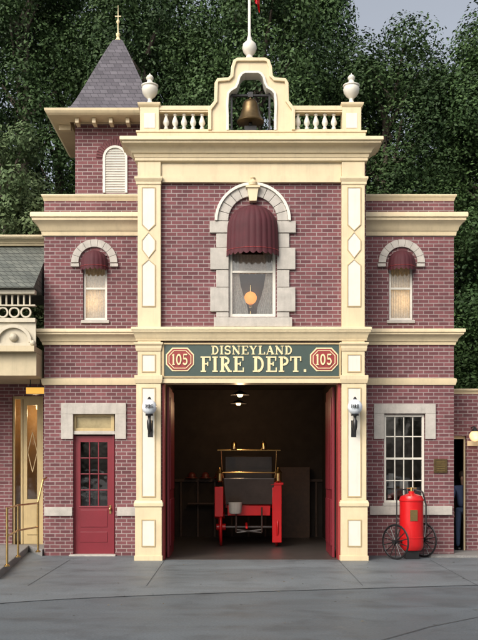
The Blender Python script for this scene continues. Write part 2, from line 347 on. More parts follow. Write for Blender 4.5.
# ================================================================= awnings
def awning(cu,v_top,v_bot,yf,R,proj,name,ribs=14):
    cx=X(cu,yf); zt=Z(v_top,yf); zbm=Z(v_bot,yf)
    pr=[]
    for k in range(9):
        a=math.pi/2*k/8; pr.append((max(.02,R*math.sin(a)),zt-R*.95*(1-math.cos(a))))
    zc=pr[-1][1]; H=zc-zbm; val=min(.12,H*.5)
    for t in (.25,.5,.75,1): pr.append((R*(1+.03*t),zc-(H-val)*t))
    N=ribs*8; v=[];f=[]
    pr.append((R*1.035,zbm+val*.55)); pr.append((R*1.035,zbm))
    rs=random.Random(cu); wob=[rs.uniform(.6,1.3) for _ in range(ribs+1)]
    for j,(r,z) in enumerate(pr):
        for i in range(N+1):
            u=math.pi*i/N; k=abs(math.sin(u*ribs)); rr=r*(1+.028*wob[min(ribs,i//8)]*k*min(1,j/4)) ; zz=z
            if j==len(pr)-1: zz=z+.045-.045*abs(math.sin(u*ribs))
            v.append((cx-rr*math.cos(u),yf-.005-rr*math.sin(u)*proj,zz))
    for j in range(len(pr)-1):
        for i in range(N): a=j*(N+1)+i; f.append((a,a+1,a+N+2,a+N+1))
    m=M(); m.add(v,f); o=m.obj(name,AWN,B,smooth=True)
    j=len(pr)-3; b=M(); b.tube([(v[j*(N+1)+i][0],v[j*(N+1)+i][1]-.004,v[j*(N+1)+i][2]) for i in range(0,N+1,2)],.006,5); b.obj(name+'_braid',SREDM,B)
awning(252.8,205.5,258,0,.50,.8,'dome_awning',13)
awning(94.5,250.5,272,W,.275,.9,'dome_awning',9)
awning(401.5,250.5,272,W,.275,.9,'dome_awning',9)
# ================================================================= pilasters
P=M(); PW=M(); PT=M()
yp=-.12
def panel(poly,y):
    cx=sum(p[0] for p in poly)/len(poly); cz=sum(p[1] for p in poly)/len(poly)
    PW.prism(poly,y-.008,y+.01)
    hx=max(abs(p[0]-cx) for p in poly); hz=max(abs(p[1]-cz) for p in poly); w=.018
    out=[(cx+(p[0]-cx)*(hx+w)/hx,cz+(p[1]-cz)*(hz+w)/hz) for p in poly]
    PT.ring(out,poly,y-.018,y+.008,closed=True)
for cu in (149.2,353.3):
    P.fb(cu-11.5,cu+11.5,160,376,yp,.01)
    P.mould(X(cu-11.5),X(cu+11.5),yp,.0,[(0,Z(187)),(.02,Z(186)),(.02,Z(184)),(.05,Z(181)),(.05,Z(179)),(0,Z(179))])
    P.mould(X(cu-11.5),X(cu+11.5),yp,.0,[(0,Z(352)),(.015,Z(352)),(.03,Z(349)),(.03,Z(347)),(.06,Z(345)),(.06,Z(343.5)),(0,Z(343))])
    P.mould(X(cu-11.5),X(cu+11.5),yp,.0,[(0,Z(384)),(.03,Z(384)),(.05,Z(380)),(.05,Z(376)),(0,Z(376))])
    P.box(X(cu-12.2),X(cu+12.2),yp-.015,.01,Z(500),Z(384))
    P.box(X(cu-13.2),X(cu+13.2),yp-.05,.01,0,Z(500.5)); P.mould(X(cu-13.2),X(cu+13.2),yp-.05,0,[(0,Z(507)),(.025,Z(506)),(.025,Z(503)),(.0,Z(500))])
    P.box(X(cu-14),X(cu+14),yp-.08,.0,0,.1)
    h=6
    def R(a,b): return [(X(cu-h),Z(b)),(X(cu+h),Z(b)),(X(cu+h),Z(a)),(X(cu-h),Z(a))]
    y=yp
    panel([(X(cu-h),Z(226)),(X(cu),Z(232)),(X(cu+h),Z(226)),(X(cu+h),Z(190)),(X(cu-h),Z(190))],y)
    panel([(X(cu-h),Z(242)),(X(cu-h),Z(251)),(X(cu),Z(259)),(X(cu+h),Z(251)),(X(cu+h),Z(242)),(X(cu),Z(234.5))],y)
    panel([(X(cu-h),Z(307)),(X(cu+h),Z(307)),(X(cu+h),Z(267)),(X(cu),Z(261.5)),(X(cu-h),Z(267))],y)
    panel(R(356,372),y); panel(R(389,496),y-.015); panel(R(520,545),y-.05)
P.fb(161,341.5,160,180,-.07,.01)
P.obj('pilasters',CREAM,B,bevel=.006); PW.obj('pilaster_panels',WHITE,B); PT.obj('pilaster_panel_beading',TAN,B)
T=M()
x0,x1=X(137.3),X(365.2)
T.mould(x0,x1,yp,.3,prof(Z(160),Z(143.5),.3))
T.mould(x0,x1,yp-.0,.3,[(0,Z(164)),(.03,Z(163)),(.03,Z(160)),(0,Z(160))])
T.mould(x0,x1,yp-.001,.0,prof(Z(341.5),Z(328.5),.10))
T.fb(161,341.5,176,182,-.09,.01)
T.fb(161.3,341.2,378.5,383,-.11,.25)
T.mould(X(137.6),X(365),-.1,.3,[(0,Z(143.5)),(0,Z(134)),(.02,Z(134)),(.02,Z(132.5)),(0,Z(132.5))])
T.obj('bay_cornices',CREAM,B,smooth=True)
T=M().fb(162.2,164.5,383,560,-.02,.3).fb(338,340.6,383,560,-.02,.3); T.obj('door_jamb',SREDM,B)
# ================================================================= parapet
T=M(); yq=-.08
for cu in (149.5,351.8):
    T.fb(cu-9.5,cu+9.5,107,132.5,yq-.02,.22)
    T.mould(X(cu-9.5),X(cu+9.5),yq-.02,.22,[(0,Z(109)),(.03,Z(107)),(.04,Z(105)),(.0,Z(104))])
T.fb(159,213,105.5,110,yq,.16).fb(290,342.2,105.5,110,yq,.16).fb(159,213,110,112,yq+.02,.14).fb(290,342.2,110,112,yq+.02,.14)
T.fb(159,213,129,132.5,yq+.01,.16).fb(290,342.2,129,132.5,yq+.01,.16)
T.obj('parapet_rail_and_posts',CREAM,B,bevel=.006)
T=M()
for cu in (149.5,351.8): T.fb(cu-5.5,cu+5.5,113,128,yq-.028,yq-.01)
T.obj('parapet_post_panels',WHITE,B,bevel=.004)
T=M(); h=Z(112)-Z(129)
bp=[(.03,0),(.045,0),(.045,.03),(.03,.04),(.03,.06),(.06,.11),(.062,.14),(.045,.2),(.028,.25),(.026,.27),(.042,.285),(.042,.3),(.03,.31),(.03,.34)]
for cu in [166,175,184,193,202,298,307,316,325,334]:
    T.lathe([(r,z*h/.34) for r,z in bp],(X(cu),.03,Z(129)),14)
T.obj('balusters',WHITE,B,smooth=True)
T=M()
up=[(.09,0),(.1,.03),(.06,.06),(.04,.1),(.045,.14),(.11,.2),(.15,.27),(.165,.35),(.15,.39),(.17,.41),(.17,.43),(.1,.46),(.06,.5),(.05,.54),(.07,.56),(.075,.6),(.05,.64),(.02,.66),(.001,.70)]
for cu in (149.5,351.8): T.lathe([(r,z*.93) for r,z in up],(X(cu),.07,Z(104)),20)
T.obj('urn_finials',WHITE,B,smooth=True)
def mir(l): return l+[(503-u,v) for u,v in reversed(l)]
outer=mir([(210,132.5),(210,112),(213,108),(216,104),(216.5,86),(218,83),(229,82),(232,79),(233,70),(235,64),(238,62.5)])
inner=mir([(228,132.5),(228,118),(227.5,108),(228,100),(228.5,96),(231,93),(236,90),(238,86),(239.5,80),(242,76.5),(245,75)])
oc=[(X(u),Z(v)) for u,v in outer]; ic=[(X(u),Z(v)) for u,v in inner]
m=M().ring(oc,ic,-.1,.18); m.obj('bell_gable',CREAM,B,bevel=.008)
def off(poly,dx):
    o=[]
    n=len(poly)
    for i,p in enumerate(poly):
        a=Vector(poly[max(0,i-1)]);b=Vector(poly[min(n-1,i+1)]); d=(b-a).normalized(); o.append((p[0]-d.y*dx,p[1]+d.x*dx))
    return o
M().ring(off(oc,.035),off(oc,-.035),-.15,.2).obj('gable_coping',CREAM,B,bevel=.01)
M().ring(off(ic,.03),off(ic,-.02),-.135,.19).obj('gable_archivolt',WHITE,B,bevel=.008)
# ================================================================= bell
bell=empty('brass_bell'); bxc=X(250.5)
z0=Z(122)
pr=[(.27,0),(.275,.02),(.245,.07),(.2,.16),(.175,.26),(.16,.36),(.13,.42),(.07,.46),(.03,.47),(.03,.52),(.001,.53)]
M().lathe(pr,(bxc,.04,z0),28).obj('bell_body',BRONZE,bell,smooth=True)
M().cyl((bxc-.38,.04,z0+.54),(bxc+.38,.04,z0+.54),.03).box(bxc-.05,bxc+.05,-.01,.09,z0+.5,z0+.6).cyl((bxc,.04,z0+.2),(bxc,.04,z0-.03),.012).sph((bxc,.04,z0-.03),.04,8).box(bxc-.4,bxc-.36,.01,.07,Z(132.5),z0+.58).box(bxc+.36,bxc+.4,.01,.07,Z(132.5),z0+.58).box(bxc-.12,bxc+.12,-.02,.1,Z(132.5),z0-.08).obj('bell_yoke_and_stand',BLACK,bell,smooth=True)
# ================================================================= flagpole
fp=empty('flagpole'); fz=Z(60)
M().lathe([(.11,0),(.12,.03),(.07,.06),(.06,.1),(.12,.17),(.145,.25),(.13,.33),(.08,.38),(.05,.41),(.05,.45),(.03,.5),(.026,2.8)],(X(249.5),.04,fz),20).sph((X(249.5),.04,fz+2.84),.06,10).obj('pole_and_base',WHITE,fp,smooth=True)
v=[];f=[]
for i in range(15):
    for j in range(9): v.append((X(249.5)+.02+i*.013,.04+.06*math.sin(i*1.1+j*.3),fz+1.42+j*.14-.02*i-(.02*i if j>5 else .012*i)))
for i in range(14):
    for j in range(8): a=i*9+j; f.append((a,a+1,a+10,a+9))
M().add(v,f).obj('flag',FIRE,fp,smooth=True)
# ================================================================= tower
TY=1.5; tcx=X(113,TY); hw=.82; tcy=TY+hw
m=M(); zt0,zt1=Z(200,TY)-1.2,Z(118,TY)
m.wall(tcx-hw,tcx+hw,zt0,zt1,TY,TY+.2,[(X(103,TY),X(127.5,TY),Z(193,TY),Z(158,TY))]).box(tcx-hw,tcx-hw+.2,TY+.2,TY+2*hw,zt0,zt1).box(tcx+hw-.2,tcx+hw,TY+.2,TY+2*hw,zt0,zt1).box(tcx-hw+.2,tcx+hw-.2,TY+2*hw-.2,TY+2*hw,zt0,zt1)
m.obj('tower_walls',BRICK,B)
vx=X(115.2,TY); vz=Z(158,TY); vr=.265
m=M(); ts=[math.pi*k/16 for k in range(17)]
m.ring([(vx+vr*1.0,Z(193,TY))]+[(vx+vr*math.cos(t),vz+vr*math.sin(t)) for t in ts]+[(vx-vr,Z(193,TY))],[(vx+vr-.05,Z(193,TY))]+[(vx+(vr-.05)*math.cos(t),vz+(vr-.05)*math.sin(t)) for t in ts]+[(vx-vr+.05,Z(193,TY))],TY-.03,TY+.1)
zz=Z(193,TY)+.03
while zz<vz+vr-.06:
    hh=vr-.05 if zz<vz else math.sqrt(max(0.001,(vr-.05)**2-(zz-vz)**2))
    m.add([(vx-hh,TY-.015,zz),(vx+hh,TY-.015,zz),(vx+hh,TY+.03,zz+.045),(vx-hh,TY+.03,zz+.045),(vx-hh,TY-.015,zz+.01),(vx+hh,TY-.015,zz+.01),(vx+hh,TY+.03,zz+.055),(vx-hh,TY+.03,zz+.055)],[(0,1,2,3),(4,5,6,7),(0,1,5,4),(1,2,6,5),(2,3,7,6),(3,0,4,7)])
    zz+=.055
m.obj('tower_louvre',WHITE,B)
m=M(); m.prism([(vx-.22,Z(193,TY)),(vx+.22,Z(193,TY))]+[(vx+.22*math.cos(t),vz+.22*math.sin(t)) for t in ts],TY-.004,TY+.12); m.obj('louvre_backing',STONE,B)
hood(115.2,TY,158,.27,.41,19,TY-.025,gap=.014).obj('tower_brick_arch',BRICKD,B)
T=M()
def sqmould(prof,cx,cy):
    v=[];f=[]
    for h,z in prof: v+=[(cx-h,cy-h,z),(cx+h,cy-h,z),(cx+h,cy+h,z),(cx-h,cy+h,z)]
    for i in range(len(prof)-1):
        for k in range(4): f.append((4*i+k,4*i+(k+1)%4,4*i+4+(k+1)%4,4*i+4+k))
    f.append((3,2,1,0)); n=len(prof); f.append((4*n-4,4*n-3,4*n-2,4*n-1))
    return v,f
ze=9.36
T.add(*sqmould([(hw+.03,zt1-.13),(hw+.04,zt1),(hw+.08,zt1+.02),(hw+.1,ze-.06),(1.30,ze-.05),(1.34,ze-.02),(1.37,ze+.02),(1.38,ze+.07),(1.3,ze+.075)],tcx,tcy))
for i in range(5):
    xx=tcx-.72+i*.36
    T.box(xx-.04,xx+.04,TY-.36,TY-.1,ze-.17,ze-.06)
T.box(tcx-hw-.36,tcx-hw-.1,tcy-.78,tcy-.68,ze-.17,ze-.06)
T.obj('tower_eave',CREAM,B,bevel=.005)
m=M(); m.add(*sqmould([(1.36,ze+.072),(1.2,ze+.10),(1.02,ze+.18),(.90,ze+.30),(.80,ze+.50),(.66,ze+.82),(.48,ze+1.25),(.27,ze+1.75),(.11,ze+2.1),(.03,ze+2.16)],tcx,tcy)); m.obj('tower_roof',SLATE,B)
M().lathe([(.1,0),(.05,.05),(.03,.1),(.05,.14),(.05,.17),(.02,.2),(.018,.4),(.04,.43),(.04,.46),(.012,.5),(.004,.82)],(tcx,tcy,ze+2.12),12).box(tcx-.07,tcx+.07,tcy-.01,tcy+.01,ze+2.68,ze+2.70).obj('tower_finial',GOLD,B,smooth=True)
# ================================================================= sign with lettering
SG=empty('fire_department_sign')
M().fb(164,341,344.5,377.5,-.09,.01).obj('sign_board',SIGN,SG,bevel=.005)
m=M(); 
a=[(X(162.0),Z(378.3)),(X(340.6),Z(378.3)),(X(340.6),Z(343.6)),(X(162.0),Z(343.6))]; b=[(X(164.6),Z(376.8)),(X(338.6),Z(376.8)),(X(338.6),Z(345.2)),(X(164.6),Z(345.2))]
m.ring(a,b,-.11,.0,closed=True); m.obj('sign_frame',TAN,SG)
def arc(cx,cz,rx,rz,a0,a1,n=12): return [(cx+rx*math.cos(math.radians(a0+(a1-a0)*i/n)),cz+rz*math.sin(math.radians(a0+(a1-a0)*i/n))) for i in range(n+1)]
K,t_=.21,.09
def sf(x,z,w=.2): return ([(x-w,z),(x+w,z)],t_)
LET={
'I':(.46,[([(.23,0),(.23,1)],K),sf(.23,.045),sf(.23,.955)]),
'F':(.80,[([(.25,0),(.25,1)],K),sf(.25,.045),([(.04,.955),(.78,.955)],t_),([(.74,1),(.74,.72)],t_),([(.25,.52),(.58,.52)],t_),([(.56,.66),(.56,.38)],t_)]),
'E':(.84,[([(.25,0),(.25,1)],K),([(.04,.045),(.82,.045)],t_),([(.04,.955),(.78,.955)],t_),([(.74,1),(.74,.73)],t_),([(.78,0),(.78,.29)],t_),([(.25,.52),(.58,.52)],t_),([(.56,.66),(.56,.38)],t_)]),
'L':(.80,[([(.25,0),(.25,1)],K),([(.04,.045),(.78,.045)],t_),sf(.25,.955),([(.74,0),(.74,.3)],t_)]),
'T':(.84,[([(.42,0),(.42,1)],K),sf(.42,.045),([(.02,.955),(.82,.955)],t_),([(.06,1),(.06,.7)],t_),([(.78,1),(.78,.7)],t_)]),
'D':(.90,[([(.25,0),(.25,1)],K),([(.04,.045)]+[(.42,.045)],t_),([(.04,.955)]+[(.42,.955)],t_),(arc(.40,.5,.36,.44,-90,90,16),.16)]),
'P':(.80,[([(.25,0),(.25,1)],K),sf(.25,.045),([(.04,.955),(.45,.955)],t_),([(.25,.46),(.45,.46)],t_),(arc(.42,.71,.27,.22,-90,90),.15)]),
'R':(.92,[([(.25,0),(.25,1)],K),sf(.25,.045),([(.04,.955),(.45,.955)],t_),([(.25,.48),(.45,.48)],t_),(arc(.42,.72,.27,.21,-90,90),.15),([(.44,.48),(.74,.04)],.19),([(.66,.045),(.92,.045)],t_)]),
'N':(1.0,[([(.2,0),(.2,1)],t_),([(.82,0),(.82,1)],t_),([(.14,.98),(.84,.04)],K),sf(.2,.045,.16),sf(.82,.955,.16),([(.02,.955),(.24,.955)],t_)]),
'A':(.96,[([(.16,0),(.48,.98)],t_),([(.46,.98),(.8,0)],K),([(.27,.34),(.66,.34)],t_),sf(.15,.045,.14),sf(.8,.045,.18)]),
'Y':(.92,[([(.46,0),(.46,.5)],K),([(.46,.46),(.17,.96)],K),([(.46,.46),(.76,.96)],t_),sf(.46,.045),sf(.17,.955,.17),sf(.76,.955,.14)]),
'S':(.76,[(arc(.38,.73,.26,.22,20,270,12)[:-1]+arc(.38,.27,.27,.22,90,-160,12),.16),([(.65,1),(.65,.7)],t_),([(.1,0),(.1,.3)],t_)]),
'.':(.34,[([(.1,.09),(.28,.09)],.18)]),' ':(.45,[]),
'1':(.52,[([(.27,0),(.27,1)],K),sf(.27,.045,.18),([(.08,.86),(.27,.96)],t_)]),
'0':(.78,[(arc(.39,.5,.27,.43,0,360,24),.17)]),
'5':(.76,[([(.16,.95),(.66,.95)],.13),([(.19,.98),(.17,.5)],t_),(arc(.36,.32,.27,.26,125,-150,14),.16)]),
}
def text(s,u0,u1,v0,v1,y,name,mat,parent):
    x0,x1=X(u0,y),X(u1,y); z0,z1=Z(v1,y),Z(v0,y); tot=sum(LET[c][0]+.07 for c in s); sx=(x1-x0)/tot; sz=z1-z0
    m=M(); cur=0; q=0
    for ch in s:
        w,st=LET[ch]
        for pts,th in st:
            q=(q+1)%9
            pts=[Vector(p) for p in pts]; L=[];Rr=[]
            n=len(pts)
            for i,p in enumerate(pts):
                d=(pts[min(n-1,i+1)]-pts[max(0,i-1)]).normalized(); nn=Vector((-d.y,d.x))*th/2
                L.append(p+nn); Rr.append(p-nn)
            cv=lambda p:(x0+(cur+p.x)*sx,z0+p.y*sz)
            m.ring([cv(p) for p in L],[cv(p) for p in Rr],y-.012-q*.0009,y+.002)
        cur+=w+.07
    return m.obj(name,mat,parent)
text('DISNEYLAND',211,293,345.8,354.6,-.092,'lettering_upper',GOLD,SG)
text('FIRE DEPT.',200,308,356.6,372,-.092,'lettering_lower',GOLD,SG)
for cu in (180,324):
    cx=X(cu,-.09); cz=Z(359.5,-.09)
    def octa(rx,rz): 
        k=.42; return [(cx-rx,cz-rz*k),(cx-rx*k*1.3,cz-rz),(cx+rx*k*1.3,cz-rz),(cx+rx,cz-rz*k),(cx+rx,cz+rz*k),(cx+rx*k*1.3,cz+rz),(cx-rx*k*1.3,cz+rz),(cx-rx,cz+rz*k)]
    M().prism(octa(.28,.235),-.105,-.085).obj('number_plate_edge',GOLD,SG)
    M().prism(octa(.255,.21),-.112,-.10).obj('number_plate',SREDM,SG)
    M().ring(octa(.225,.18),octa(.21,.168),-.115,-.105,closed=True).obj('number_plate_line',GOLD,SG)
    text('105',cu-8.5,cu+8.5,354,365,-.114,'number_105',GOLD,SG)
# ================================================================= station interior
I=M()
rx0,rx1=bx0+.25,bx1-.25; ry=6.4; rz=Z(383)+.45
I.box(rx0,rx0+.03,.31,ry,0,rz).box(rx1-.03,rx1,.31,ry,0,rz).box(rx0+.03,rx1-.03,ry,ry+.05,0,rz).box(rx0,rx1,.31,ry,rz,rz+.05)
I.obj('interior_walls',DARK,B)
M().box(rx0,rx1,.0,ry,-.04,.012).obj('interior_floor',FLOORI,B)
I=M()
for k in range(9): xx=rx0+.2+k*(rx1-rx0-.4)/8; I.box(xx-.03,xx+.03,ry-.05,ry,0,1.5)
I.box(rx0+.03,rx1-.03,ry-.07,ry,1.5,1.58).box(rx0+.4,rx0+1.2,ry-.35,ry-.07,.9,.94).box(rx1-1.2,rx1-.4,ry-.4,ry-.08,0,1.9)
I.obj('interior_panelling',WOOD,B,bevel=.006)
HM=paint('leather_helmet',(.16,.03,.02),.4,.2); m=M()
for k in range(6): m.lathe([(.17,0),(.16,.02),(.11,.03),(.10,.1),(.06,.15),(.001,.17)],(rx0+.5+k*.364,ry-.2,1.6),14)
m.obj('helmet_row',HM,B,smooth=True)
I=M()
for sx,xa in ((1,op0+.05),(-1,op1-.05)):
    for leaf in range(2):
        ya=.34+leaf*.78; xa2=xa-sx*.02*leaf
        I.box(xa2,xa2+sx*.05,ya,ya+.75,.02,opt-.04)
        I.box(xa2+sx*.05,xa2+sx*.07,ya+.1,ya+.65,.25,1.2).box(xa2+sx*.05,xa2+sx*.07,ya+.1,ya+.65,1.4,opt-.25)
I.obj('folding_doors',RED,B,bevel=.006)
BULB=emis('bulb_glow',(1,.66,.32),5)
for (px,py,yy,en) in ((240,396,1.7,34),(238.5,404.5,4.6,22)):
    e=empty('ceiling_lamp'); x=X(px,yy); z=Z(py,yy)
    M().cyl((x,yy,z+.1),(x,yy,rz),.012).lathe([(.03,.12),(.06,.1),(.2,.03),(.21,.02),(.19,.02),(.05,.08)],(x,yy,z),20).obj('shade',BLACK,e,smooth=True)
    M().sph((x,yy,z+.015),.065,10,.6).obj('bulb',BULB,e,smooth=True)
    plight(e,(x,yy,z-.1),en,(1,.64,.34))
# ================================================================= fire wagon (horse-drawn hose wagon)
FW=empty('fire_wagon'); wy=3.0; wx=X(249,wy)
m=M()
for sx in (-1,1):
    m.wheel((wx+sx*.72,wy+2.0,.66),.66,(1,0,0),.04,14,.02,.09)
    m.wheel((wx+sx*.66,wy+.35,.46),.46,(1,0,0),.04,12,.02,.08)
m.box(wx-.5,wx+.5,wy+.1,wy+2.9,.74,.98)
m.box(wx-.56,wx-.5,wy+.6,wy+2.9,.9,1.35).box(wx+.5,wx+.56,wy+.6,wy+2.9,.9,1.35)
m.box(wx-.58,wx+.58,wy+.55,wy+1.05,.98,1.45)
m.cyl((wx-.06,wy+.2,.55),(wx-.06,wy-.6,.5),.03)
m.box(wx+.54,wx+.76,wy-.06,wy+.1,.12,1.5).box(wx-.80,wx-.60,wy-.06,wy+.1,.72,1.42)
m.box(wx+.50,wx+.80,wy-.08,wy+.12,1.46,1.52)
m.obj('wheels_and_body',FIRE,FW,bevel=.012,smooth=True)
m=M()
m.add([(wx-.55,wy+.05,1.0),(wx+.55,wy+.05,1.0),(wx+.60,wy-.12,1.62),(wx-.60,wy-.12,1.62),(wx-.55,wy+.09,1.0),(wx+.55,wy+.09,1.0),(wx+.60,wy-.08,1.62),(wx-.60,wy-.08,1.62)],[(0,1,2,3),(4,5,6,7),(0,1,5,4),(1,2,6,5),(2,3,7,6),(3,0,4,7)])
m.box(wx-.52,wx+.52,wy+.5,wy+.95,1.46,1.6)
m.box(wx-.58,wx+.58,wy+.95,wy+1.07,1.46,2.15)
m.cyl((wx-.72,wy+.35,.46),(wx+.72,wy+.35,.46),.035).cyl((wx-.76,wy+2,.66),(wx+.76,wy+2,.66),.035)
for sx in (-1,1): m.tube([(wx+sx*.3,wy-.05,.35),(wx+sx*.3,wy-.05,.95)],.02).tube([(wx+sx*.3,wy-.05,.35),(wx-sx*.3,wy-.05,.42)],.02)
m.obj('dashboard_seat_and_axles',LEATHER,FW,bevel=.02)
m=M()
zz=2.28
m.tube([(wx-.75,wy+.3,zz),(wx+.75,wy+.3,zz)],.022).tube([(wx-.6,wy-.1,1.62),(wx-.62,wy-.12,1.75),(wx+.62,wy-.12,1.75),(wx+.6,wy-.1,1.62)],.018)
for sx in (-1,1):
    m.tube([(wx+sx*.62,wy+.3,1.4),(wx+sx*.66,wy+.3,zz)],.018)
    m.lathe([(.05,0),(.08,.03),(.08,.2),(.1,.22),(.05,.28),(.02,.34)],(wx+sx*.68,wy-.05,1.53),12)
    m.lathe([(.05,0),(.07,.02),(.07,.16),(.02,.22)],(wx+sx*.35,wy+.28,zz),12)
m.obj('rails_and_lanterns',BRASS,FW,smooth=True)
m=M().lathe([(.13,0),(.15,.04),(.16,.24),(.165,.26)],(wx-.32,wy-.1,.80),18)
m.cyl((wx-.5,wy+1.4,1.35),(wx-.5,wy+2.8,1.3),.05)
for i in range(4): m.cyl((wx-.35+i*.2,wy+1.2,1.05),(wx-.35+i*.2,wy+2.8,1.05),.08)
m.obj('bucket_and_hose',STONE,FW,smooth=True)
# ================================================================= oil lamp in upper window
OL=empty('table_lamp'); lx=X(250.5,.5); lz=Z(298,.5)
M().sph((lx,.5,lz),.13,14).obj('globe',emis('lamp_globe',(1,.36,.07),1.25),OL,smooth=True)
M().lathe([(.1,-.42),(.1,-.38),(.04,-.34),(.03,-.28),(.08,-.22),(.06,-.14),(.04,-.12)],(lx,.5,lz),16).cyl((lx,.5,lz+.12),(lx,.5,lz+.26),.03,.025).obj('base_and_chimney',BRASS,OL,smooth=True)
M().box(lx-.35,lx+.35,.35,.68,lz-.46,lz-.42).obj('lamp_table',WOOD,OL)
plight(OL,(lx,.72,lz+.1),3,(1,.5,.2),.1)
# ================================================================= entrance door (west wing)
m=M(); yd=W+.1; x0,x1=X(73.3,yd),X(114.6,yd); zt=Z(434.8,yd)
gx0,gx1,gz0,gz1=x0+.15,x1-.15,Z(506,yd),Z(442,yd)
m.wall(x0+.04,x1-.04,.03,zt-.02,yd,yd+.05,[(gx0,gx1,gz0,gz1)])
m.box(x0,x0+.04,yd-.02,yd+.08,0,zt).box(x1-.04,x1,yd-.02,yd+.08,0,zt)
for c in (1,2): xx=gx0+(gx1-gx0)*c/3; m.box(xx-.012,xx+.012,yd+.005,yd+.035,gz0,gz1)
for r in (1,2,3):
    zz=gz0+(gz1-gz0)*r/4
    for c in range(3):
        a=gx0+(gx1-gx0)*c/3+(.012 if c else 0); b=gx0+(gx1-gx0)*(c+1)/3-(.012 if c<2 else 0); m.box(a,b,yd+.007,yd+.033,zz-.012,zz+.012)
m.box(gx0,gx1,yd-.012,yd,.28,.5).box(gx0,gx1,yd-.012,yd,.6,gz0-.08)
m.box(gx0-.03,gx1+.03,yd-.015,yd,gz0-.03,gz0-.005)
m.obj('entrance_door',RED,B,bevel=.006)
M().add([(gx0,yd+.03,gz0),(gx1,yd+.03,gz0),(gx1,yd+.03,gz1),(gx0,yd+.03,gz1)],[(0,1,2,3)]).obj('door_glass',GLASS,B,fix=False)
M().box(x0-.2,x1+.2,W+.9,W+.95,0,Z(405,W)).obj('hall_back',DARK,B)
M().sph((x1-.09,yd-.05,.98),.032,10).box(x1-.11,x1-.07,yd-.01,yd,.88,1.06).obj('door_knob',BRASS,B,smooth=True)
m=M(); tz0,tz1=Z(431,W),Z(414,W)
m.ring([(x0,tz0),(x1,tz0),(x1,tz1),(x0,tz1)],[(x0+.07,tz0+.06),(x1-.07,tz0+.06),(x1-.07,tz1-.05),(x0+.07,tz1-.05)],W+.06,W+.14,closed=True); m.obj('transom_frame',YELL,B,bevel=.005)
M().box(x0+.07,x1-.07,W+.1,W+.11,tz0+.06,tz1-.05).obj('transom_glass',paint('transom_glow_paint',(.36,.30,.17),.15,.3,6,0),B)  # opaque pane, the yellow light behind it is painted in as its colour
M().box(x0-.05,x1+.05,W-.15,W+.12,-.02,.035).obj('door_step',STONE,B,bevel=.01)
PL=empty('wall_plaque')
M().fb(434,447.5,459,473,W-.03,W-.001).obj('plate',BRONZE,PL,bevel=.006)
m=M()
for k in range(5): m.fb(436.5,445,461.5+k*2.2,462.3+k*2.2,W-.034,W-.029)
m.obj('raised_text_lines',BRASS,PL)
# ================================================================= globe sconces
for cu in (149.3,355):
    e=empty('wall_lantern'); x=X(cu,-.35); y=-.35; z=Z(407,y)
    M().sph((x,y,z),.145,18,1.05).obj('globe',GLOBE,e,smooth=True)
    m=M().lathe([(.075,-.17),(.08,-.15),(.06,-.13),(.03,-.19),(.03,-.24),(.05,-.28),(.045,-.4),(.02,-.5),(.001,-.54)][::-1],(x,y,z),14)
    m.tube([(x,y,z-.3),(x,y+.1,z-.42),(x,yp-.015,z-.42)],.018).box(x-.05,x+.05,yp-.03,yp-.015,z-.58,z-.25).lathe([(.05,.14),(.03,.17),(.015,.2)],(x,y,z),12)
    m.obj('bracket',BLACK,e,smooth=True)
    text('FIRE',cu-4.2,cu+4.2,404.5,408,y-.146,'globe_lettering',BLACK,e)
# ================================================================= chemical extinguisher cart
EC=empty('fire_extinguisher_cart'); ey=.25; ex=X(411.5,ey); ang=math.radians(38)
ax=Vector((math.cos(ang),math.sin(ang),0)); fw=Vector((-ax.y,ax.x,0))
M().lathe([(.02,.16),(.2,.18),(.235,.24),(.24,.3),(.24,.42),(.246,.425),(.246,.45),(.24,.455),(.24,1.16),(.25,1.17),(.25,1.2),(.24,1.21),(.22,1.27),(.12,1.31),(.06,1.33),(.06,1.37)],(ex,ey,0),28).obj('tank',FIRE,EC,smooth=True)
m=M(); C=Vector((ex,ey,.36))
for s in (-1,1): m.wheel(C+ax*s*.42+fw*.05,.36,ax,.022,14,.009,.045)
m.cyl(C-ax*.46+fw*.05,C+ax*.46+fw*.05,.02)
m.box(ex-.13,ex+.13,ey-.13,ey+.13,.0,.17)
p=Vector((ex,ey,0))+fw*.27
for s in (-1,1): m.tube([p+ax*s*.14+Vector((0,0,.25)),p+ax*s*.14+Vector((0,0,1.4))],.014)
m.tube([p-ax*.14+Vector((0,0,1.4)),p+ax*.14+Vector((0,0,1.4))],.014)
m.obj('wheels_and_frame',BLACK,EC,smooth=True)
M().cyl((ex,ey,1.36),(ex,ey,1.45),.035,.03).cyl((ex-.1,ey,1.43),(ex+.1,ey,1.43),.014).box(ex-.075,ex+.075,ey-.252,ey-.2,.78,1.0).obj('valve_and_nameplate',BRASS,EC,smooth=True)
M().tube([(ex+.05,ey-.02,1.4),(ex+.2,ey-.12,1.36),(ex+.27,ey-.12,1.1),(ex+.27,ey-.12,.7),(ex+.24,ey-.15,.45)],.016).obj('hose',BLACK,EC,smooth=True)
